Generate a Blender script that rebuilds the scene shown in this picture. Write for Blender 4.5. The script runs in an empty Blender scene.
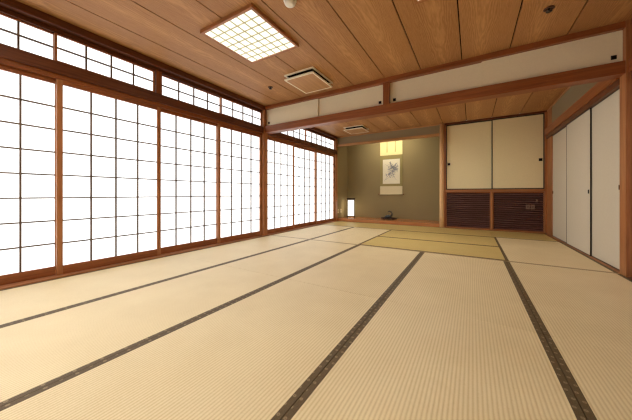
import bpy, bmesh, math, random
from mathutils import Vector, Matrix
random.seed(7)
S = bpy.context.scene
COL = S.collection

# ------------------------------------------------------------------ helpers
class MB:
    """collects boxes, lathes, tubes; build() links them as one mesh object"""
    def __init__(self): self.bm = bmesh.new()
    def box(self, x0, x1, y0, y1, z0, z1, bev=0.0):
        r = bmesh.ops.create_cube(self.bm, size=1.0)
        M = Matrix.Translation(((x0+x1)/2, (y0+y1)/2, (z0+z1)/2)) @ Matrix.Diagonal((x1-x0, y1-y0, z1-z0, 1))
        bmesh.ops.transform(self.bm, matrix=M, verts=r['verts'])
        if bev:
            es = list({e for v in r['verts'] for e in v.link_edges})
            bmesh.ops.bevel(self.bm, geom=es, offset=bev, segments=2, affect='EDGES', profile=0.6)
        return self
    def lathe(self, prof, n=24, c=(0, 0, 0), axis='Z'):
        rings = []
        for (r, z) in prof:
            ring = []
            for k in range(n):
                a = 2*math.pi*k/n
                p = (r*math.cos(a), r*math.sin(a), z)
                if axis == 'X': p = (z, p[0], p[1])
                if axis == 'Y': p = (p[0], z, p[1])
                ring.append(self.bm.verts.new((p[0]+c[0], p[1]+c[1], p[2]+c[2])))
            rings.append(ring)
        for a, b in zip(rings, rings[1:]):
            for k in range(n):
                self.bm.faces.new((a[k], a[(k+1) % n], b[(k+1) % n], b[k]))
        self.bm.faces.new(rings[0][::-1]); self.bm.faces.new(rings[-1])
        return self
    def tube(self, pts, rad, n=10):
        pts = [Vector(p) for p in pts]; rings = []
        for i, p in enumerate(pts):
            t = (pts[min(i+1, len(pts)-1)] - pts[max(i-1, 0)]).normalized()
            u = t.orthogonal().normalized() if i == 0 else (u - t*u.dot(t)).normalized()
            v = t.cross(u)
            r = rad[i] if isinstance(rad, (list, tuple)) else rad
            rings.append([self.bm.verts.new(p + (u*math.cos(2*math.pi*k/n) + v*math.sin(2*math.pi*k/n))*r) for k in range(n)])
        for a, b in zip(rings, rings[1:]):
            for k in range(n):
                self.bm.faces.new((a[k], a[(k+1) % n], b[(k+1) % n], b[k]))
        self.bm.faces.new(rings[0][::-1]); self.bm.faces.new(rings[-1])
        return self
    def prism(self, pts, y0, y1):
        """polygon in XZ extruded along Y"""
        a = [self.bm.verts.new((x, y0, z)) for x, z in pts]
        b = [self.bm.verts.new((x, y1, z)) for x, z in pts]
        n = len(pts)
        self.bm.faces.new(a); self.bm.faces.new(b[::-1])
        for k in range(n): self.bm.faces.new((a[k], b[k], b[(k+1) % n], a[(k+1) % n]))
        return self
    def sphere(self, c, r, s=(1, 1, 1), seg=16):
        q = bmesh.ops.create_uvsphere(self.bm, u_segments=seg, v_segments=seg//2, radius=r)
        bmesh.ops.transform(self.bm, matrix=Matrix.Translation(c) @ Matrix.Diagonal((*s, 1)), verts=q['verts'])
        return self
    def build(self, name, m, parent=None, smooth=False):
        bmesh.ops.recalc_face_normals(self.bm, faces=self.bm.faces)
        me = bpy.data.meshes.new(name); self.bm.to_mesh(me); self.bm.free()
        if smooth:
            for p in me.polygons: p.use_smooth = True
        if m: me.materials.append(m)
        o = bpy.data.objects.new(name, me); COL.objects.link(o)
        if parent: o.parent = parent
        return o

def tag(o, label=None, cat=None, group=None, kind=None):
    if label: o['label'] = label
    if cat: o['category'] = cat
    if group: o['group'] = group
    if kind: o['kind'] = kind
    return o

def empty(name, loc=(0, 0, 0), rz=0.0):
    o = bpy.data.objects.new(name, None); COL.objects.link(o)
    o.location = loc; o.rotation_euler = (0, 0, rz); o.empty_display_size = .1
    return o

def copy_tree(root):
    c = root.copy(); COL.objects.link(c)
    for ch in [o for o in list(bpy.data.objects) if o.parent == root]:
        d = ch.copy(); COL.objects.link(d); d.parent = c
        for g in [o for o in list(bpy.data.objects) if o.parent == ch]:
            e = g.copy(); COL.objects.link(e); e.parent = d
    return c

# ------------------------------------------------------------------ materials
def lin(r, g, b):
    f = lambda c: c/12.92 if c <= .04045 else ((c+.055)/1.055)**2.4
    return (f(r/255), f(g/255), f(b/255), 1)

class NT:
    def __init__(self, name):
        self.m = bpy.data.materials.new(name); self.m.use_nodes = True
        self.t = self.m.node_tree; self.t.nodes.clear()
        self.out = self.n('ShaderNodeOutputMaterial')
    def n(self, ty, **k):
        x = self.t.nodes.new(ty)
        for a, b in k.items(): setattr(x, a, b)
        return x
    def l(self, a, b): self.t.links.new(a, b)
    def set(self, sock, v):
        if hasattr(v, 'is_output') or isinstance(v, bpy.types.NodeSocket): self.l(v, sock)
        else: sock.default_value = v
    def math(self, op, a, b=0.0, c=0.0):
        x = self.n('ShaderNodeMath', operation=op)
        self.set(x.inputs[0], a); self.set(x.inputs[1], b); self.set(x.inputs[2], c)
        return x.outputs[0]
    def mix(self, f, a, b):
        x = self.n('ShaderNodeMix', data_type='RGBA')
        self.set(x.inputs[0], f); self.set(x.inputs[6], a); self.set(x.inputs[7], b)
        return x.outputs[2]
    def ramp(self, f, stops):
        x = self.n('ShaderNodeValToRGB'); e = x.color_ramp.elements
        while len(e) < len(stops): e.new(.5)
        for i, (p, c) in enumerate(stops): e[i].position = p; e[i].color = c
        self.l(f, x.inputs[0]); return x.outputs[0]
    def coord(self, scale=(1, 1, 1)):
        tc = self.n('ShaderNodeTexCoord'); mp = self.n('ShaderNodeMapping')
        mp.inputs['Scale'].default_value = scale
        self.l(tc.outputs['Object'], mp.inputs['Vector']); return mp.outputs[0]
    def noise(self, vec, scale, detail=4, rough=.5, dist=0):
        x = self.n('ShaderNodeTexNoise')
        if vec is not None: self.l(vec, x.inputs['Vector'])
        x.inputs['Scale'].default_value = scale; x.inputs['Detail'].default_value = detail
        x.inputs['Roughness'].default_value = rough; x.inputs['Distortion'].default_value = dist
        return x.outputs['Fac']
    def bump(self, h, s=.3, d=.01):
        x = self.n('ShaderNodeBump'); x.inputs['Strength'].default_value = s; x.inputs['Distance'].default_value = d
        self.l(h, x.inputs['Height']); return x.outputs[0]
    def bsdf(self, col, rough=.5, spec=.5, normal=None):
        b = self.n('ShaderNodeBsdfPrincipled')
        self.set(b.inputs['Base Color'], col); self.set(b.inputs['Roughness'], rough)
        b.inputs['Specular IOR Level'].default_value = spec
        if normal is not None: self.l(normal, b.inputs['Normal'])
        self.l(b.outputs[0], self.out.inputs[0]); self.b = b
        return self.m

_wood = {}
def wood(axis, c1, c2, rough=.42, key=None, spec=.4):
    """timber with the grain running along the given local axis"""
    k = (axis, c1, c2, rough)
    if k in _wood: return _wood[k]
    t = NT('timber_' + axis.lower())
    st = {'X': (.6, 14, 14), 'Y': (14, .6, 14), 'Z': (14, 14, .6)}[axis]
    v = t.coord(st)
    n1 = t.noise(v, 2.2, 5, .55, .6); n2 = t.noise(v, 9, 3, .6)
    f = t.math('ADD', t.math('MULTIPLY', n1, .7), t.math('MULTIPLY', n2, .3))
    col = t.ramp(f, [(.34, lin(*c2)), (.64, lin(*c1))])
    _wood[k] = t.bsdf(col, rough, spec, t.bump(f, .12, .004))
    return _wood[k]

RED1, RED2 = (160, 94, 50), (122, 66, 32)          # lacquered reddish timber of the beams
PST1, PST2 = (182, 122, 76), (148, 92, 52)         # posts and shoji stiles
def red(a): return wood(a, RED1, RED2)
def dark(a): return wood(a, (112, 62, 34), (76, 38, 18))
def post(a): return wood(a, PST1, PST2)
def pale(a): return wood(a, (196, 146, 96), (168, 116, 70))

def plain(name, rgb, rough=.6, spec=.3, var=0, scale=30, bump=0):
    t = NT(name); c = lin(*rgb)
    if var or bump:
        n = t.noise(t.coord(), scale, 5, .6)
        d = tuple(max(0, x*(1-var)) for x in c[:3]) + (1,)
        col = t.ramp(n, [(.35, d), (.65, c)])
        return t.bsdf(col, rough, spec, t.bump(n, bump, .003) if bump else None)
    return t.bsdf(c, rough, spec)

def emit(name, rgb, s):
    t = NT(name); e = t.n('ShaderNodeEmission'); e.inputs[0].default_value = lin(*rgb); e.inputs[1].default_value = s
    t.l(e.outputs[0], t.out.inputs[0]); return t.m

def paper_mat():
    t = NT('backlit_shoji_paper')
    b = t.n('ShaderNodeBsdfDiffuse'); b.inputs[0].default_value = (.75, .75, .74, 1)
    e = t.n('ShaderNodeEmission'); e.inputs[0].default_value = PAPER_COL; e.inputs[1].default_value = PAPER_L
    a = t.n('ShaderNodeAddShader'); t.l(b.outputs[0], a.inputs[0]); t.l(e.outputs[0], a.inputs[1])
    t.l(a.outputs[0], t.out.inputs[0]); return t.m

def ceiling_mat():
    t = NT('cedar_ceiling_boards')
    tc = t.n('ShaderNodeTexCoord'); sp = t.n('ShaderNodeSeparateXYZ'); t.l(tc.outputs['Object'], sp.inputs[0])
    X, Y = sp.outputs[0], sp.outputs[1]
    q = t.math('DIVIDE', t.math('ADD', X, -CEIL_X0), CEIL_W)
    idb = t.math('FLOOR', q); fx = t.math('SUBTRACT', t.math('FRACT', q), .5)
    wn = t.n('ShaderNodeTexWhiteNoise', noise_dimensions='1D'); t.l(idb, wn.inputs['W'])
    rnd = wn.outputs['Value']
    off = t.math('MULTIPLY', t.math('SUBTRACT', rnd, .5), .28)
    fx2 = t.math('ADD', fx, off)
    cv = t.n('ShaderNodeCombineXYZ'); t.l(t.math('MULTIPLY', X, 5), cv.inputs[0]); t.l(t.math('MULTIPLY', Y, .7), cv.inputs[1]); t.l(t.math('MULTIPLY', rnd, 30), cv.inputs[2])
    wob = t.noise(cv.outputs[0], 1.6, 4, .55)
    f = t.math('ADD', t.math('MULTIPLY', t.math('MULTIPLY', fx2, fx2), 5.2), t.math('MULTIPLY', Y, .17))
    f = t.math('ADD', f, t.math('MULTIPLY', wob, .55))
    ring = t.math('SINE', t.math('MULTIPLY', f, 85))
    ring = t.math('MULTIPLY_ADD', ring, .5, .5)
    cf = t.n('ShaderNodeCombineXYZ'); t.l(t.math('MULTIPLY', X, 60), cf.inputs[0]); t.l(t.math('MULTIPLY', Y, 3), cf.inputs[1]); t.l(rnd, cf.inputs[2])
    fine = t.noise(cf.outputs[0], 3, 3, .6)
    centre = t.math('SUBTRACT', 1, t.math('MINIMUM', 1, t.math('MULTIPLY', t.math('ABSOLUTE', fx2), 4.5)))
    s = t.math('ADD', t.math('MULTIPLY', ring, .27), t.math('MULTIPLY', fine, .6))
    s = t.math('ADD', s, t.math('MULTIPLY', centre, .22))
    s = t.math('ADD', s, t.math('MULTIPLY', t.math('SUBTRACT', rnd, .5), .12))
    col = t.ramp(s, [(.15, lin(*CEIL_D)), (.85, lin(*CEIL_L))])
    return t.bsdf(col, .5, .3)

def tatami_mat(name, c1, c2):
    """woven rush: ribs run along the mat's length (local Y)"""
    t = NT(name)
    tc = t.n('ShaderNodeTexCoord'); sp = t.n('ShaderNodeSeparateXYZ'); t.l(tc.outputs['Object'], sp.inputs[0])
    X, Y = sp.outputs[0], sp.outputs[1]
    oi = t.n('ShaderNodeObjectInfo')
    ph = t.math('MULTIPLY', X, 2*math.pi/.0165)
    rib = t.math('MULTIPLY_ADD', t.math('COSINE', ph), .5, .5)
    rib = t.math('POWER', rib, .6)
    cv = t.n('ShaderNodeCombineXYZ'); t.l(t.math('MULTIPLY', X, 60), cv.inputs[0]); t.l(t.math('MULTIPLY', Y, 320), cv.inputs[1]); t.l(t.math('MULTIPLY', oi.outputs['Random'], 50), cv.inputs[2])
    rush = t.noise(cv.outputs[0], 1, 2, .6)
    cb = t.n('ShaderNodeCombineXYZ'); t.l(X, cb.inputs[0]); t.l(Y, cb.inputs[1]); t.l(t.math('MULTIPLY', oi.outputs['Random'], 50), cb.inputs[2])
    big = t.noise(cb.outputs[0], 3, 3, .5)
    s = t.math('ADD', t.math('MULTIPLY', rib, .40), t.math('ADD', t.math('MULTIPLY', rush, .35), t.math('MULTIPLY', big, .3)))
    col = t.ramp(s, [(.15, lin(*c2)), (.85, lin(*c1))])
    return t.bsdf(col, .48, .45, t.bump(rib, .25, .003))

def heri_mat():
    t = NT('brown_woven_border_cloth')
    tc = t.n('ShaderNodeTexCoord'); sp = t.n('ShaderNodeSeparateXYZ'); t.l(tc.outputs['Object'], sp.inputs[0])
    X, Y = sp.outputs[0], sp.outputs[1]
    q = t.math('DIVIDE', Y, .052); fr = t.math('SUBTRACT', t.math('FRACT', q), .5)
    par = t.math('MULTIPLY_ADD', t.math('MODULO', t.math('FLOOR', q), 2), .010, -.005)
    dx = t.math('SUBTRACT', X, par); dy = t.math('MULTIPLY', fr, .052)
    rr = t.math('SQRT', t.math('ADD', t.math('MULTIPLY', dx, dx), t.math('MULTIPLY', dy, dy)))
    ringd = t.math('ABSOLUTE', t.math('SUBTRACT', rr, .0045))
    dot = t.math('LESS_THAN', ringd, .0028)
    n = t.noise(t.coord((400, 400, 400)), 1, 2)
    base = t.ramp(n, [(.3, lin(82, 66, 44)), (.7, lin(106, 88, 60))])
    col = t.mix(t.math('MULTIPLY', dot, .75), base, lin(150, 130, 98))
    return t.bsdf(col, .6, .3)

# ------------------------------------------------------------------ dimensions (metres)
H = 0.83                      # camera height
XW, XR = -3.535, 1.32         # window wall / right wall planes
YB = 3.854                    # beam between the two rooms
YT = 7.05                     # front of alcove and closet
YA = 7.80                     # back of alcove
YR = -3.0                     # wall behind the camera
ZC = 2.56
CEIL_X0, CEIL_W = -1.107, .4985
CEIL_L, CEIL_D = (203, 154, 102), (152, 103, 60)
PAPER_L = 1.0; PAPER_COL = (.94, .98, 1, 1)

PAPER = paper_mat()
CREAM = plain('cream_door_paper', (240, 227, 184), .6, .2, .04, 60)
CREAM2 = plain('cream_cupboard_paper', (248, 239, 212), .6, .2, .03, 60)
GREYP = plain('pale_grey_door_paper', (208, 199, 180), .6, .2, .04, 60)
OLIVE = plain('olive_plaster', (148, 132, 96), .9, .1, .08, 220, .25)
GPLAS = plain('grey_plaster', (150, 135, 108), .9, .1, .08, 220, .25)
BLACK = plain('black_lacquer', (22, 17, 13), .35, .5)
GAP_SHADE = plain('dark_shadow_gap', (24, 16, 10), .8, .1)  # near-black colour paints the shade inside grooves, gaps and recesses
BRONZE = plain('dark_bronze', (30, 26, 22), .4, .5)
WHITE = plain('white_plastic', (232, 228, 218), .45, .4)
IVORY = plain('ivory_plastic', (220, 200, 150), .45, .4)
STRAW = tatami_mat('straw_rush_weave', (236, 219, 178), (198, 174, 124))
SHEEN_TINT = tatami_mat('rush_weave_painted_sheen', (208, 184, 118), (176, 150, 84))  # greener colour paints in the angle-dependent sheen of the turned rush
HERI = heri_mat()

# ------------------------------------------------------------------ setting
def struct(mb, name, m, label, cat, smooth=False):
    return tag(mb.build(name, m, None, smooth), label, cat, kind='structure')

struct(MB().box(XW-.2, XR+.2, YR-.1, YA+.1, -.16, -.055), 'floor', pale('Y'), 'wooden subfloor carrying the straw mats', 'floor')

mb = MB()
x = CEIL_X0 - 6*CEIL_W
while x < XR + .3:
    mb.box(max(x+.006, XW-.06), min(x+CEIL_W-.006, XR+.1), YR, YT, ZC, ZC+.02)
    x += CEIL_W
ceil = struct(mb, 'ceiling', ceiling_mat(), 'cedar board ceiling with dark grooves between the boards', 'ceiling')
gr = MB().box(XW-.1, XR+.15, YR-.05, YT+.02, ZC+.02, ZC+.05).build('groove_backing', GAP_SHADE, ceil)
struct(MB().box(XW-.1, -.55, YT+.02, YA+.1, 2.62, 2.68), 'ceiling_alcove', pale('X'), 'small wooden ceiling over the alcove', 'ceiling')

# wall behind the camera, plain plaster
struct(MB().box(XW-.2, XR+.2, YR-.1, YR, -.06, ZC+.05), 'wall_front', GPLAS, 'plaster wall behind the viewer', 'wall')
# right wall: plaster band above the sliding doors
mb = MB().box(XR+.05, XR+.16, YR, 3.78, 2.165, ZC+.02).box(XR+.05, XR+.16, YR, 2.76, -.06, 2.165)
mb.box(XR+.02, XR+.16, 3.93, YT, 2.165, ZC+.02).box(XR+.12, XR+.16, 2.76, YT, -.06, 2.165).box(XR+.03, XR+.16, YT, YT+.6, -.06, ZC+.02)
struct(mb, 'wall_right', GPLAS, 'grey plaster wall above the white sliding doors on the right', 'wall')
# alcove walls
mb = MB().box(XW-.1, -.55, YA, YA+.1, -.06, 2.65)
struct(mb, 'wall_back', OLIVE, 'olive plaster back wall of the alcove behind the scroll', 'wall')
struct(MB().box(XW-.1, XW+.01, YT-.02, YA, -.06, 2.65), 'wall_alcove_left', OLIVE, 'olive plaster side wall of the alcove next to the paper screens', 'wall')
struct(MB().box(-.665, -.62, YT+.05, YA, -.06, 2.65), 'wall_alcove_right', OLIVE, 'olive plaster side wall of the alcove next to the closet', 'wall')
struct(MB().box(XW, -.69, YT-.02, YT+.04, 2.335, ZC), 'wall_lintel', GPLAS, 'grey plaster strip hanging over the alcove opening', 'wall')
struct(MB().box(-.56, XR+.15, YT+.55, YT+.6, -.06, ZC), 'wall_closet', GPLAS, 'plaster wall at the rear of the closet', 'wall')

tn = [0]
def trim(mb, m, label, cat='trim'):
    tn[0] += 1
    return struct(mb, 'trim_%d' % tn[0], m, label, cat)
# left wall timber
trim(MB().box(XW-.10, XW+.062, YR, YT-.02, -.055, .012, .004), post('Y'), 'wooden sill under the row of paper screens', 'sill')
trim(MB().box(XW-.10, XW-.005, YR, YT-.05, 1.985, 2.03), red('Y'), 'wooden head rail above the paper screens', 'rail')
trim(MB().box(XW-.10, XW+.03, YR, YT-.05, 2.03, 2.145, .004), dark('Y'), 'broad reddish timber band between paper screens and transom windows', 'beam')
trim(MB().box(XW-.10, XW-.01, YR, YT-.05, 2.44, ZC), dark('Y'), 'timber head above the transom windows', 'rail')
trim(MB().box(XW-.02, XW+.055, YR, YB-.03, 2.485, ZC, .004), dark('Y'), 'dark cornice where the window wall meets the ceiling', 'cornice')
trim(MB().box(XW-.02, XW+.05, YB+.1, YT-.05, 2.49, ZC, .004), dark('Y'), 'dark cornice over the far transom windows', 'cornice')
# posts
trim(MB().box(XW-.08, XW+.035, YB-.085, YB+.035, -.05, ZC, .005), post('Z'), 'square timber post on the window wall under the cross beam', 'post')
trim(MB().box(XW-.08, XW+.012, 1.775, 1.845, 2.145, 2.45, .003), red('Z'), 'short timber post between the near pairs of transom windows', 'post')
trim(MB().box(XW-.08, XW+.03, YT-.14, YT-.02, -.05, ZC, .005), post('Z'), 'timber post between last paper screen and alcove', 'post')
# cross beam
trim(MB().box(XW+.02, XR+.02, YB-.055, YB+.10, 2.04, 2.168, .005), red('X'), 'long reddish cross beam between the two rooms', 'beam')
trim(MB().box(XW+.02, XR+.06, YB-.06, YB+.09, 2.498, ZC, .004), red('X'), 'timber cornice above the storage cupboard doors', 'cornice')
trim(MB().box(-1.142, -1.05, YB-.04, YB+.08, 2.168, 2.498, .004), red('Z'), 'short timber strut in the middle of the cupboard doors', 'post')
trim(MB().box(XR-.006, XR+.12, YB-.065, YB+.07, -.05, ZC, .005), post('Z'), 'square timber post at the right end of the cross beam', 'post')
# right wall timber
trim(MB().box(XR-.03, XR+.09, YB+.07, YT-.02, 2.03, 2.168, .005), red('Y'), 'reddish timber band over the white sliding doors', 'beam')
trim(MB().box(XR-.01, XR+.10, YB+.07, YT-.02, 1.965, 2.03), dark('Y'), 'grooved head rail over the white sliding doors', 'rail')
trim(MB().box(XR-.003, XR+.12, YB+.07, YT-.02, -.055, .006, .003), post('Y'), 'wooden sill under the white sliding doors', 'sill')
trim(MB().box(XR+.012, XR+.055, YB+.09, YT-.02, 2.525, ZC), pale('Y'), 'thin cornice above the far right plaster band', 'cornice')
trim(MB().box(XR+.01, XR+.09, YR, YB-.065, 2.03, 2.168, .005), red('Y'), 'timber band on the right wall before the cross beam', 'beam')
trim(MB().box(XR+.03, XR+.10, 2.76, YB-.065, 1.965, 2.03), dark('Y'), 'head rail over the near right sliding door', 'rail')
trim(MB().box(XR+.003, XR+.12, YR, YB-.065, -.055, .006, .003), dark('Y'), 'wooden sill along the near right wall', 'sill')
trim(MB().box(XR+.02, XR+.065, YR, YB-.065, 2.505, ZC), red('Y'), 'cornice of the near right wall', 'cornice')
trim(MB().box(XR+.015, XR+.13, 6.69, YT-.02, -.05, ZC, .004), post('Z'), 'timber post in the far right corner beside the closet', 'post')
# flush threshold strip between the rooms
trim(MB().box(XW+.064, XR-.004, 3.902, 3.947, -.055, .0, .002), wood('X', (168, 140, 92), (140, 112, 70)), 'thin flush threshold strip in the floor under the cross beam', 'threshold')
# alcove timber
trim(MB().box(XW+.012, -.69, YT-.045, YT+.055, 2.272, 2.335, .004), pale('X'), 'wooden edge strip along the bottom of the alcove lintel', 'beam')
trim(MB().box(XW+.03, -.69, YT-.05, YT-.02, 2.535, ZC), pale('X'), 'thin cornice above the alcove lintel', 'cornice')
mb = MB(); prof = [(.056, -.05), (.056, .3), (.054, 1.2), (.053, ZC)]
mb.lathe(prof, 28, (-.632, YT-.01, 0))
trim(mb, wood('Z', (224, 184, 134), (206, 160, 110)), 'pale round log post beside the alcove', 'post').data.polygons.foreach_set('use_smooth', [True]*(28*3+2))
plat = tag(MB().box(XW+.012, -.668, YT-.03, YA, -.05, .085, .004).build('alcove_platform', wood('X', (200, 134, 82), (172, 106, 62), .22, spec=.6)),
           'glossy raised wooden alcove platform below the scroll', 'platform')
# closet carcass timber
trim(MB().box(-.575, 1.30, YT-.03, YT+.10, .878, .932, .004), post('X'), 'wooden rail between cream closet doors and louvre grilles', 'rail')
trim(MB().box(-.575, 1.30, YT-.03, YT+.10, -.05, .022, .003), post('X'), 'wooden sill under the louvre grilles', 'sill')
trim(MB().box(-.575, XR+.02, YT-.03, YT+.12, 2.525, ZC, .003), dark('X'), 'dark head rail over the cream closet doors', 'rail')
trim(MB().box(-.578, -.545, YT-.035, YT+.10, .022, 2.525, .003), red('Z'), 'slim timber upright at left of the closet', 'post')
trim(MB().box(1.30, XR+.03, YT-.035, YT+.10, .022, 2.525, .003), post('Z'), 'timber upright at the right end of the closet', 'post')
trim(MB().box(.367, .407, YT-.035, YT+.08, .022, .878, .003), post('Z'), 'timber upright between the two louvre grilles', 'post')

# ------------------------------------------------------------------ shoji screens
def shoji(y0, y1, dx, label, z0=.014, z1=1.984, rows=8, cols=4, name='shoji_screen', cat='sliding screen',
          group='paper screens on the window wall', st=.045, top=.044, bot=.086, bar=.013, th=.030):
    w = (y1-y0)/2
    r = empty(name, (XW+dx, (y0+y1)/2, z0)); tag(r, label, cat, group)
    h = z1-z0
    for s in (-1, 1):
        a, b = sorted((s*w, s*(w-st)))
        MB().box(-th/2, th/2, a, b, 0, h, .003).build('stile', post('Z'), r)
    MB().box(-th/2+.001, th/2-.001, -w+st, w-st, 0, bot).build('bottom_rail', red('Y'), r)
    MB().box(-th/2+.001, th/2-.001, -w+st, w-st, h-top, h).build('top_rail', red('Y'), r)
    m = MB(); iw = w-st; zb, zt = bot, h-top
    for k in range(1, cols):
        y = -iw + 2*iw*k/cols
        m.box(-.007, .012, y-bar/2, y+bar/2, zb, zt)
    for k in range(1, rows):
        z = zb + (zt-zb)*k/rows
        m.box(-.007, .0115, -iw, iw, z-bar/2, z+bar/2)
    m.build('lattice', LAT, r)
    MB().box(-.010, -.007, -iw, iw, zb, zt).build('paper', PAPER, r)
    return r
LAT = wood('Z', (112, 90, 72), (90, 70, 54), .6)
SEAM = [-.11, .861, 1.826, 2.774, 3.77]
names = ['white paper screen nearest the viewer, cut by the left edge of the photo',
         'white paper screen second from the left edge of the photo',
         'white paper screen in the middle of the near window wall, third from left',
         'white paper screen directly left of the post under the cross beam']
for i in range(4):
    a, b = SEAM[i]-.02, SEAM[i+1]+.02
    if i == 3: b = SEAM[4]-.002
    shoji(a, b, -.062 + (.032 if i % 2 else 0), names[i])
for i, (a, b) in enumerate(((-1.07, -.09), (-2.03, -1.05), (-2.99, -2.01))):
    shoji(a, b, -.062 + (0 if i % 2 else .032), 'white paper screen behind the viewer, number %d back from the photo edge' % (i+1))
SEAM2 = [3.895, 4.843, 5.86, 6.905]
names = ['white paper screen just beyond the post under the cross beam',
         'white paper screen in the far room, middle one of the far three',
         'white paper screen next to the alcove, last in the row']
for i in range(3):
    a = SEAM2[i] - (.02 if i else -.002); b = SEAM2[i+1] + (.02 if i < 2 else -.002)
    shoji(a, b, -.062 + (0 if i % 2 else .032), names[i])
# transom windows above
def transom(y0, y1, dx, label, cols=4):
    return shoji(y0, y1, dx, label, 2.15, 2.438, 2, cols, 'transom_screen', 'transom window', 'small paper transom windows', .022, .014, .018, .0135, .022)
transom(-.12, .842, -.045, 'small paper transom window at the top left corner of the photo')
transom(-1.06, -.10, -.045+.024, 'small paper transom window just behind the viewer')
transom(-2.03, -1.04, -.045, 'small paper transom window farther behind the viewer')
transom(-2.99, -2.01, -.045+.024, 'small paper transom window at the wall behind the viewer')
transom(.822, 1.77, -.045+.024, 'small paper transom window left of the short post on the upper wall')
transom(1.85, 2.823, -.045, 'small paper transom window right of the short post on the upper wall')
transom(2.801, 3.765, -.045+.024, 'small paper transom window touching the post under the cross beam')
transom(3.895, 5.37, -.045, 'small paper transom window in the far room, partly hidden by the cross beam', 6)
transom(5.345, 6.905, -.045+.024, 'small paper transom window nearest the alcove', 6)

# ------------------------------------------------------------------ opaque sliding doors
def door(width, z0, z1, mpanel, loc, rz, label, cat, group, hand, edge=.014, th=.022, name='sliding_door', hz=.86, hs=(.032, .055), em=None, ho=.062):
    """local: X across the width, front face towards -Y"""
    r = empty(name, (loc[0], loc[1], z0), rz); tag(r, label, cat, group)
    h = z1-z0; w = width/2
    MB().box(-w+edge, w-edge, -th/2+.003, th/2-.003, edge, h-edge).build('panel', mpanel, r)
    m = MB()
    m.box(-w, -w+edge, -th/2, th/2, 0, h, .002).box(w-edge, w, -th/2, th/2, 0, h, .002)
    m.box(-w+edge, w-edge, -th/2, th/2, 0, edge).box(-w+edge, w-edge, -th/2, th/2, h-edge, h)
    m.build('frame', em or BLACK, r)
    if hand:
        hx = hand*(w-ho); z = hz-z0
        hd = MB().box(hx-hs[0]/2, hx+hs[0]/2, -th/2-.002, -th/2+.006, z-hs[1]/2, z+hs[1]/2, .002).build('finger_pull', BRONZE, r)
        MB().box(hx-hs[0]/2+.006, hx+hs[0]/2-.006, -th/2-.0035, -th/2-.001, z-hs[1]/2+.006, z+hs[1]/2-.006).build('pull_recess', GAP_SHADE, hd)
    return r
# right wall of the far room (front faces -X): rotate so local -Y -> -X
RZ = -math.pi/2
gw = 'white sliding doors on the right wall'
door(.92, .008, 1.964, GREYP, (XR+.038, 4.362), RZ, 'tall white sliding door touching the right hand post', 'sliding door', gw, 1, hz=.90, edge=.009, th=.014, ho=.13)
door(1.00, .008, 1.964, GREYP, (XR+.022, 5.268), RZ, 'tall white sliding door in the middle of the right wall', 'sliding door', gw, 1, hz=.86, edge=.009, th=.014)
door(.97, .008, 1.964, GREYP, (XR+.038, 6.245), RZ, 'tall white sliding door nearest the closet', 'sliding door', gw, -1, hz=.86, edge=.009, th=.014)
door(.98, .008, 1.964, plain('pinkish_white_door_paper', (222, 208, 208), .6, .2, .04, 60), (XR+.062, 3.27), RZ,
     'sliver of a white sliding door at the right edge of the photo', 'sliding door', None, 0)
# closet uppers
gc = 'cream closet doors'
door(.955, .934, 2.523, CREAM, (-.068, YT+.055), 0, 'cream closet door beside the round log post', 'closet door', gc, -1, hz=1.56, edge=.02, hs=(.06, .06))
door(.915, .934, 2.523, CREAM, (.8425, YT+.022), 0, 'cream closet door in the far right corner', 'closet door', gc, 1, hz=1.55, edge=.02, hs=(.06, .06))
# cupboard doors over the beam
gu = 'long low cupboard doors above the cross beam'
for x0, x1, dy, hs_, lab in ((XW+.04, -2.30, .004, -1, 'long cream cupboard door at left end of the cross beam'),
                             (-2.335, -1.143, .03, 1, 'long cream cupboard door left of the short strut'),
                             (-1.049, .14, .03, -1, 'long cream cupboard door right of the short strut'),
                             (.105, XR-.008, .004, 1, 'long cream cupboard door at right end of the cross beam')):
    door(x1-x0, 2.17, 2.497, CREAM2, ((x0+x1)/2, YB+dy), 0, lab, 'cupboard door', gu, hs_, edge=.006, hz=2.235, hs=(.042, .042), em=CREAM2)

# ------------------------------------------------------------------ louvre grilles under the closet
LOUV = wood('X', (122, 88, 82), (84, 56, 53), .35)
def louvre(x0, x1, label):
    r = empty('louvre_grille', ((x0+x1)/2, YT+.03, .024)); tag(r, label, 'louvre grille', 'dark louvre grilles below the closet')
    w = (x1-x0)/2; h = .852
    fr = post('Z')
    for s in (-1, 1):
        a, b = sorted((s*w, s*(w-.014)))
        MB().box(a, b, -.03, .02, 0, h, .002).build('stile', fr, r)
    MB().box(-w+.014, w-.014, -.03, .02, h-.028, h).build('top_rail', red('X'), r)
    MB().box(-w+.014, w-.014, -.03, .02, 0, .014).build('bottom_rail', red('X'), r)
    n = 17
    for k in range(n):
        z = .014 + (h-.042)*(k+.5)/n
        m = MB().box(-w+.014, w-.014, -.026, .020, -.009, .009, .002)
        bmesh.ops.rotate(m.bm, verts=m.bm.verts, cent=(0, 0, 0), matrix=Matrix.Rotation(math.radians(32), 3, 'X'))
        bmesh.ops.translate(m.bm, verts=m.bm.verts, vec=(0, 0, z))
        m.build('slat', LOUV, r)
    MB().box(-w, w, .03, .04, 0, h).build('backing', GAP_SHADE, r)
    return r
louvre(-.543, .365, 'dark slatted louvre grille under the left cream closet door')
louvre(.409, 1.298, 'dark slatted louvre grille under the right cream closet door')
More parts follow.
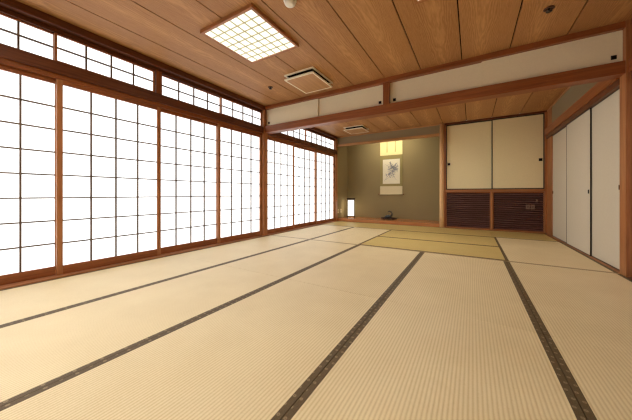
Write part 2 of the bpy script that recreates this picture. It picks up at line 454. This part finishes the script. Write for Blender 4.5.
# pale control plates on the right grille
r = empty('wall_controller', (1.07, YT-.008, .50)); tag(r, 'small pale grey twin control plate on the right louvre grille', 'controller')
GREYC = plain('grey_plastic', (132, 106, 94), .5, .3)
for dx in (-.046, .036):
    p = MB().box(dx-.034, dx+.034, -.008, .006, 0, .10, .004).build('plate', GREYC, r)
    MB().box(dx-.017, dx+.017, -.011, -.007, .035, .07, .002).build('display', plain('dark_display', (104, 80, 72), .3, .5), p)
r = tag(MB().box(-.018, .018, -.008, .006, 0, .06, .004).build('wall_switch', GREYC), 'tiny grey switch above the twin control plate on the louvre grille', 'switch')
r.location = (1.175, YT-.008, .655)

# ------------------------------------------------------------------ tatami
gt = 'straw mats covering the floor'
def mat(x0, x1, y0, y1, label, m=STRAW, along='Y'):
    cx, cy = (x0+x1)/2, (y0+y1)/2
    g = .0015
    if along == 'Y': W, L, rz = (x1-x0)-2*g, (y1-y0)-2*g, 0
    else: W, L, rz = (y1-y0)-2*g, (x1-x0)-2*g, math.pi/2
    r = empty('tatami_mat', (cx, cy, 0), rz); tag(r, label, 'tatami mat', gt)
    b = .030
    MB().box(-W/2+b, W/2-b, -L/2, L/2, -.054, 0).build('rush_surface', m, r)
    for s in (-1, 1):
        o = MB().box(-b/2, b/2, -L/2, L/2, -.054, .0012, .0008).build('cloth_border', HERI, r)
        o.location = (s*(W/2-b/2), 0, 0)
    return r
C = [XW+.064, -2.516, -1.568, -.60, .362, XR-.005]
lab_near = ['straw mat in the near row along the paper screens', 'straw mat in the near row, second strip from the paper screens',
            'straw mat in the near row, middle strip of the floor', 'straw mat in the near row, second strip from the right wall',
            'straw mat in the near row along the right wall']
lab_far = ['straw mat along the paper screens ending at the threshold strip', 'second strip straw mat ending at the threshold strip',
           'middle strip straw mat ending at the threshold strip', 'fourth strip straw mat ending at the threshold strip',
           'straw mat along the right wall ending at the threshold strip']
for i in range(5):
    mat(C[i], C[i+1], .08, 1.99, lab_near[i])
    mat(C[i], C[i+1], 1.99, 3.90, lab_far[i])
for i in range(5):
    mat(C[i], C[i+1], -1.83, .08, 'straw mat behind the viewer, strip %d from the paper screens' % (i+1))
Y1, Y2 = 3.949, 5.95
mat(C[0], C[1], Y1, Y2, 'straw mat in the far room along the paper screens')
mat(C[1], C[2], Y1, Y2, 'straw mat in the far room, second strip from the paper screens')
ym = 4.915
mat(C[2], C[4], Y1, ym, 'crosswise straw mat with painted greenish sheen just beyond the threshold strip', SHEEN_TINT, 'X')
mat(C[2], C[4], ym, Y2, 'crosswise straw mat with painted greenish sheen in the middle of the far room', SHEEN_TINT, 'X')
mat(C[4], C[5], Y1, Y2, 'straw mat in the far room along the white sliding doors')
mat(C[0], C[2]-.02, Y2, YT-.032, 'crosswise straw mat with painted greenish sheen in front of the lantern and alcove', SHEEN_TINT, 'X')
mat(C[2]-.02, .34, Y2, YT-.036, 'crosswise straw mat with painted greenish sheen in front of the log post', SHEEN_TINT, 'X')
mat(.34, XR-.037, Y2, YT-.036, 'straw mat with painted greenish sheen in front of the right louvre grille', SHEEN_TINT, 'X')

# ------------------------------------------------------------------ ceiling lights
DIFF = emit('lit_diffuser', (255, 248, 222), 1.0)
FILL_BRIGHT = emit('bright_fill_diffuser', (255, 251, 242), 21)  # for an unseen light added behind the viewer to brighten the room
FILL_FAR = emit('far_room_fill_diffuser', (255, 251, 242), 17)  # for an unseen light added above the beam to fill the far room
FILL_SOFT = emit('soft_fill_diffuser', (255, 251, 242), 9)  # weaker diffuser of the second unseen fill light added behind the viewer
def ceiling_light(cx, cy, label, s=.375, m_d=None):
    r = empty('ceiling_light', (cx, cy, ZC)); tag(r, label, 'ceiling light', 'square wooden ceiling lights')
    z0 = -.036; f = .028
    MB().box(-s, -s+f, -s, s, z0, 0, .002).build('frame_side', post('Y'), r)
    MB().box(s-f, s, -s, s, z0, 0, .002).build('frame_side', post('Y'), r)
    MB().box(-s+f, s-f, -s, -s+f, z0, 0, .002).build('frame_side', post('X'), r)
    MB().box(-s+f, s-f, s-f, s, z0, 0, .002).build('frame_side', post('X'), r)
    MB().box(-s+f, s-f, -s+f, s-f, z0+.012, z0+.018).build('diffuser', m_d or DIFF, r)
    m = MB(); n = 7; w = s-f
    for k in range(1, n):
        p = -w + 2*w*k/n
        m.box(p-.004, p+.004, -w, w, z0+.001, z0+.011)
        m.box(-w, w, p-.004, p+.004, z0+.0015, z0+.0105)
    m.build('lattice', LAT2, r)
    return r
LAT2 = wood('X', (205, 198, 164), (186, 178, 142), .6)
ceiling_light(-2.08, 2.05, 'square wooden ceiling light with glowing lattice panel, upper left')
ceiling_light(-.06, 2.05, 'square wooden ceiling light cut by the top edge of the photo')
ceiling_light(-1.1, 4.72, 'added unseen ceiling fill light of the far room, hidden above the cross beam', m_d=FILL_FAR)
ceiling_light(-2.08, -.15, 'added unseen ceiling fill light behind the viewer on the window side', m_d=FILL_BRIGHT)
ceiling_light(-.06, -.15, 'added unseen ceiling fill light behind the viewer on the right hand side', m_d=FILL_SOFT)
# ceiling vents
VPANEL = wood('Y', (192, 146, 98), (170, 124, 78), .5)
def vent(cx, cy, wx, wy, label):
    r = empty('ceiling_vent', (cx, cy, ZC)); tag(r, label, 'ceiling vent', 'flat ceiling vent covers')
    m = MB(); a, b = wx/2, wy/2; e = .022
    for bx in ((-a, -a+e, -b, b), (a-e, a, -b, b), (-a+e, a-e, -b, -b+e), (-a+e, a-e, b-e, b)): m.box(*bx, -.016, 0)
    m.build('outer_frame', IVW, r)
    MB().box(-a+e, a-e, -b+e, b-e, -.006, 0).build('dark_recess', GAP_SHADE, r)
    MB().box(-a+.05, a-.05, -b+.05, b-.05, -.062, -.006).build('hanger_box', GAP_SHADE, r)
    p = MB().box(-a+.012, a-.012, -b+.012, b-.012, -.078, -.062).build('cover_panel', VPANEL, r)
    m = MB(); a2, b2 = a-.004, b-.004
    for bx in ((-a2, -a2+.02, -b2, b2), (a2-.02, a2, -b2, b2), (-a2+.02, a2-.02, -b2, -b2+.02), (-a2+.02, a2-.02, b2-.02, b2)): m.box(*bx, -.080, -.060)
    m.build('edge_trim', IVW, p)
IVW = plain('ivory_metal', (246, 238, 214), .4, .4)
vent(-2.09, 3.235, .50, .58, 'flat ivory edged vent cover on the near ceiling')
vent(-2.60, 6.32, .52, .50, 'flat ivory edged vent cover on the far ceiling beyond the beam')
# smoke detector and sprinklers
r = empty('smoke_detector', (-1.385, 1.83, ZC)); tag(r, 'white round smoke detector at the top edge of the photo', 'smoke detector')
MB().lathe([(.058, 0), (.058, -.012), (.054, -.016)], 32).build('base', WHITE, r, True)
MB().lathe([(.050, -.016), (.050, -.032), (.044, -.042), (.030, -.048), (.010, -.050)], 32).build('dome', WHITE, r, True)
for x, y, lab in ((-2.79, 3.16, 'tiny dark ceiling sprinkler left of the ivory vent cover'), (.615, 3.17, 'dark round ceiling sprinkler at the upper right')):
    r = empty('ceiling_sprinkler', (x, y, ZC)); tag(r, lab, 'sprinkler', 'ceiling sprinklers')
    MB().lathe([(.040, 0), (.042, -.006), (.034, -.010), (.028, -.004)], 24).build('flange', plain('brown_metal', (96, 62, 38), .4, .5), r, True)
    MB().lathe([(.009, -.004), (.009, -.026), (.024, -.028), (.024, -.031)], 20).build('deflector', BRONZE, r, True)

# ------------------------------------------------------------------ alcove things
# hanging scroll
sx0, sx1 = -2.418, -1.749; sc = (sx0+sx1)/2; w = (sx1-sx0)/2
r = empty('hanging_scroll', (sc, YA-.012, .80)); tag(r, 'hanging scroll with ink plant drawing on the olive alcove wall', 'scroll')
CLOTH = plain('olive_brocade', (152, 138, 92), .8, .15, .1, 120)
BAND = plain('cream_silk', (232, 218, 160), .7, .2, .05, 90)
BAND2 = plain('pale_silk', (214, 200, 164), .7, .2, .05, 90)
PAP = plain('ink_paper', (226, 218, 196), .8, .1, .05, 40)
MB().box(-w, w, -.004, 0, .02, 1.76).build('mount_cloth', CLOTH, r)
MB().box(-w, w, -.0055, -.004, 1.20, 1.76).build('upper_band', BAND, r)
MB().box(-w, w, -.0055, -.004, .02, .262).build('lower_band', BAND2, r)
MB().box(-w+.085, w-.075, -.0055, -.004, .335, 1.075).build('painting', PAP, r)
for x in (-w*.36, w*.38):
    MB().box(x-.013, x+.013, -.008, -.0055, 1.29, 1.75).build('hanging_ribbon', wood('Z', (176, 160, 104), (160, 144, 90)), r)
MB().lathe([(.016, -w-.01), (.016, w+.01)], 16, (0, -.014, .02), 'X').build('roller', BAND2, r, True)
for s in (-1, 1):
    MB().lathe([(.018, s*(w+.01)), (.021, s*(w+.035)), (.019, s*(w+.05))], 16, (0, -.014, .02), 'X').build('roller_knob', plain('brown_knob', (120, 84, 50), .4, .4), r, True)
MB().lathe([(.010, -w), (.010, w)], 12, (0, -.010, 1.76), 'X').build('hanger_rod', BAND2, r, True)
MB().tube([(-.12, -.008, 1.765), (0, -.008, 1.81), (.12, -.008, 1.765)], .003, 6).build('cord', BRONZE, r)
# ink drawing: a leafy spray of brush strokes
m = MB(); rnd = random.Random(11)
def stroke(x, z, a, L, t, bend=0):
    pts = []; n = 6
    for k in range(n+1):
        f = k/n; aa = a+bend*f
        pts.append((x+math.cos(aa)*L*f, z+math.sin(aa)*L*f, t*(.25+.75*math.sin(math.pi*min(1, f*.9+.1)))))
    vs = []
    for i, (px, pz, tt) in enumerate(pts):
        nx, nz = -math.sin(a), math.cos(a)
        vs.append((m.bm.verts.new((px+nx*tt, -.0062, pz+nz*tt)), m.bm.verts.new((px-nx*tt, -.0062, pz-nz*tt))))
    for p, q in zip(vs, vs[1:]): m.bm.faces.new((p[0], q[0], q[1], p[1]))
stems = [(-.20, .42, 1.05, .62, -.25), (-.16, .46, .55, .55, .35), (.16, .44, 2.2, .5, -.35), (-.2, .6, .15, .42, .5), (.2, .97, 3.7, .42, .3), (-.17, .93, -.7, .42, .35), (.18, .7, 2.6, .3, -.3)]
for x, z, a, L, bd in stems:
    stroke(x, z, a, L, .004, bd)
    for k in range(9):
        f = .25+.75*k/8; aa = a+bd*f
        px, pz = x+math.cos(aa)*L*f, z+math.sin(aa)*L*f
        d = rnd.choice((-1, 1))*rnd.uniform(.5, 1.1); l = rnd.uniform(.06, .12)
        if -.2 < px+math.cos(aa+d)*l < .22 and .36 < pz+math.sin(aa+d)*l < 1.04:
            stroke(px, pz, aa+d, l, rnd.uniform(.005, .010), rnd.uniform(-.4, .4))
m.build('ink_drawing', plain('grey_ink', (128, 130, 146), .8, .1), r)

# paper lantern
r = empty('paper_lantern', (-3.27, 7.50, .085), math.radians(24)); tag(r, 'lit paper lantern in a dark wooden frame on the alcove platform', 'lantern')
a = .122; h = .60
LW = wood('Z', (58, 34, 22), (40, 22, 14), .4)
for sx in (-1, 1):
    for sy in (-1, 1):
        x0, x1 = sorted((sx*a, sx*(a-.028))); y0, y1 = sorted((sy*a, sy*(a-.028)))
        MB().box(x0, x1, y0, y1, 0, h, .002).build('corner_post', LW, r)
m = MB()
for z0, z1 in ((.035, .060), (h-.05, h-.005)):
    m.box(-a+.004, a-.004, -a+.004, -a+.026, z0, z1).box(-a+.004, a-.004, a-.026, a-.004, z0, z1)
    m.box(-a+.004, -a+.026, -a+.026, a-.026, z0, z1).box(a-.026, a-.004, -a+.026, a-.026, z0, z1)
m.build('rails', LW, r)
MB().box(-a-.006, a+.006, -a-.006, a+.006, h-.006, h+.012, .003).build('top_cap', LW, r)
m = MB(); b = a-.016
m.box(-b, b, -b, -b+.002, .06, h-.05).box(-b, b, b-.002, b, .06, h-.05).box(-b, -b+.002, -b+.002, b-.002, .06, h-.05).box(b-.002, b, -b+.002, b-.002, .06, h-.05)
m.build('shade', emit('lit_lantern_paper', (255, 240, 214), 1.5), r)

# ornament on its tray
tr = empty('display_tray', (-2.07, 7.47, .085)); tag(tr, 'dark oval tray on the alcove platform under the scroll', 'tray')
TRW = wood('X', (58, 32, 22), (38, 20, 14), .3)
m = MB().lathe([(.20, .022), (.235, .026), (.24, .05), (.226, .05), (.218, .036), (.10, .034)], 40)
bmesh.ops.scale(m.bm, vec=(1, .6, 1), verts=m.bm.verts); m.build('dish', TRW, tr, True)
for sx in (-1, 1):
    for sy in (-1, 1): MB().lathe([(.014, 0), (.018, .024)], 10, (sx*.13, sy*.07, 0)).build('foot', TRW, tr)
r = empty('bird_figurine', (-2.07, 7.47, .124)); tag(r, 'small dark curved bird-like figurine on the oval tray', 'figurine')
PAT = plain('blue_grey_patina', (70, 74, 74), .45, .5, .3, 40)
m = MB(); m.sphere((0, 0, .049), .06, (1.55, .8, .8), 20); m.sphere((-.075, 0, .032), .03, (1.5, .8, .9), 14)
m.build('body', PAT, r, True)
m = MB().tube([(.055, 0, .05), (.085, 0, .09), (.092, 0, .14), (.07, 0, .185), (.03, 0, .2), (-.005, 0, .185), (-.03, 0, .165)],
              [.034, .03, .026, .024, .022, .02, .006], 12)
m.build('neck_and_head', plain('brown_patina', (84, 70, 52), .45, .5, .3, 40), r, True)

# wall outlets at the left of the alcove
r = empty('wall_outlet', (XW+.012, 7.2, .30)); tag(r, 'ivory twin wall outlet left of the lantern', 'outlet')
for dy in (-.085, .085):
    p = MB().box(0, .008, dy-.04, dy+.04, -.06, .06, .003).build('plate', IVORY, r)
    MB().box(.008, .010, dy-.012, dy+.012, -.02, .02).build('socket', plain('dark_socket', (90, 76, 54), .5, .3), p)

# ------------------------------------------------------------------ light
def area(name, loc, sx, sy, power, col, rot=(0, 0, 0)):
    l = bpy.data.lights.new(name, 'AREA'); l.shape = 'RECTANGLE'; l.size = sx; l.size_y = sy; l.energy = power; l.color = col
    o = bpy.data.objects.new(name, l); COL.objects.link(o); o.location = loc; o.rotation_euler = rot
    return o
area('alcove_lamp', (-2.05, YT+.14, 2.50), 1.3, .06, 6.5, (1, .93, .70), (math.radians(38), 0, 0))
w = bpy.data.worlds.new('World'); S.world = w; w.use_nodes = True
w.node_tree.nodes['Background'].inputs[0].default_value = (.9, .95, 1, 1)
w.node_tree.nodes['Background'].inputs[1].default_value = 1.0

# ------------------------------------------------------------------ camera
c = bpy.data.cameras.new('camera'); co = bpy.data.objects.new('camera', c); COL.objects.link(co)
F = 256.0
c.sensor_fit = 'HORIZONTAL'; c.sensor_width = 36; c.lens = F/632*36
c.shift_y = -(210-193.84)/632; c.clip_start = .02
co.location = (0, 0, H); co.rotation_euler = (math.pi/2, 0, .5467)
S.camera = co
S.view_settings.view_transform = 'Standard'; S.view_settings.look = 'None'
S.view_settings.gamma = 1; S.view_settings.use_curve_mapping = False
S.view_settings.exposure = 0.8
S.cycles.use_denoising = True
S.cycles.filter_width = 1.3
S.cycles.diffuse_bounces = 6; S.cycles.max_bounces = 10
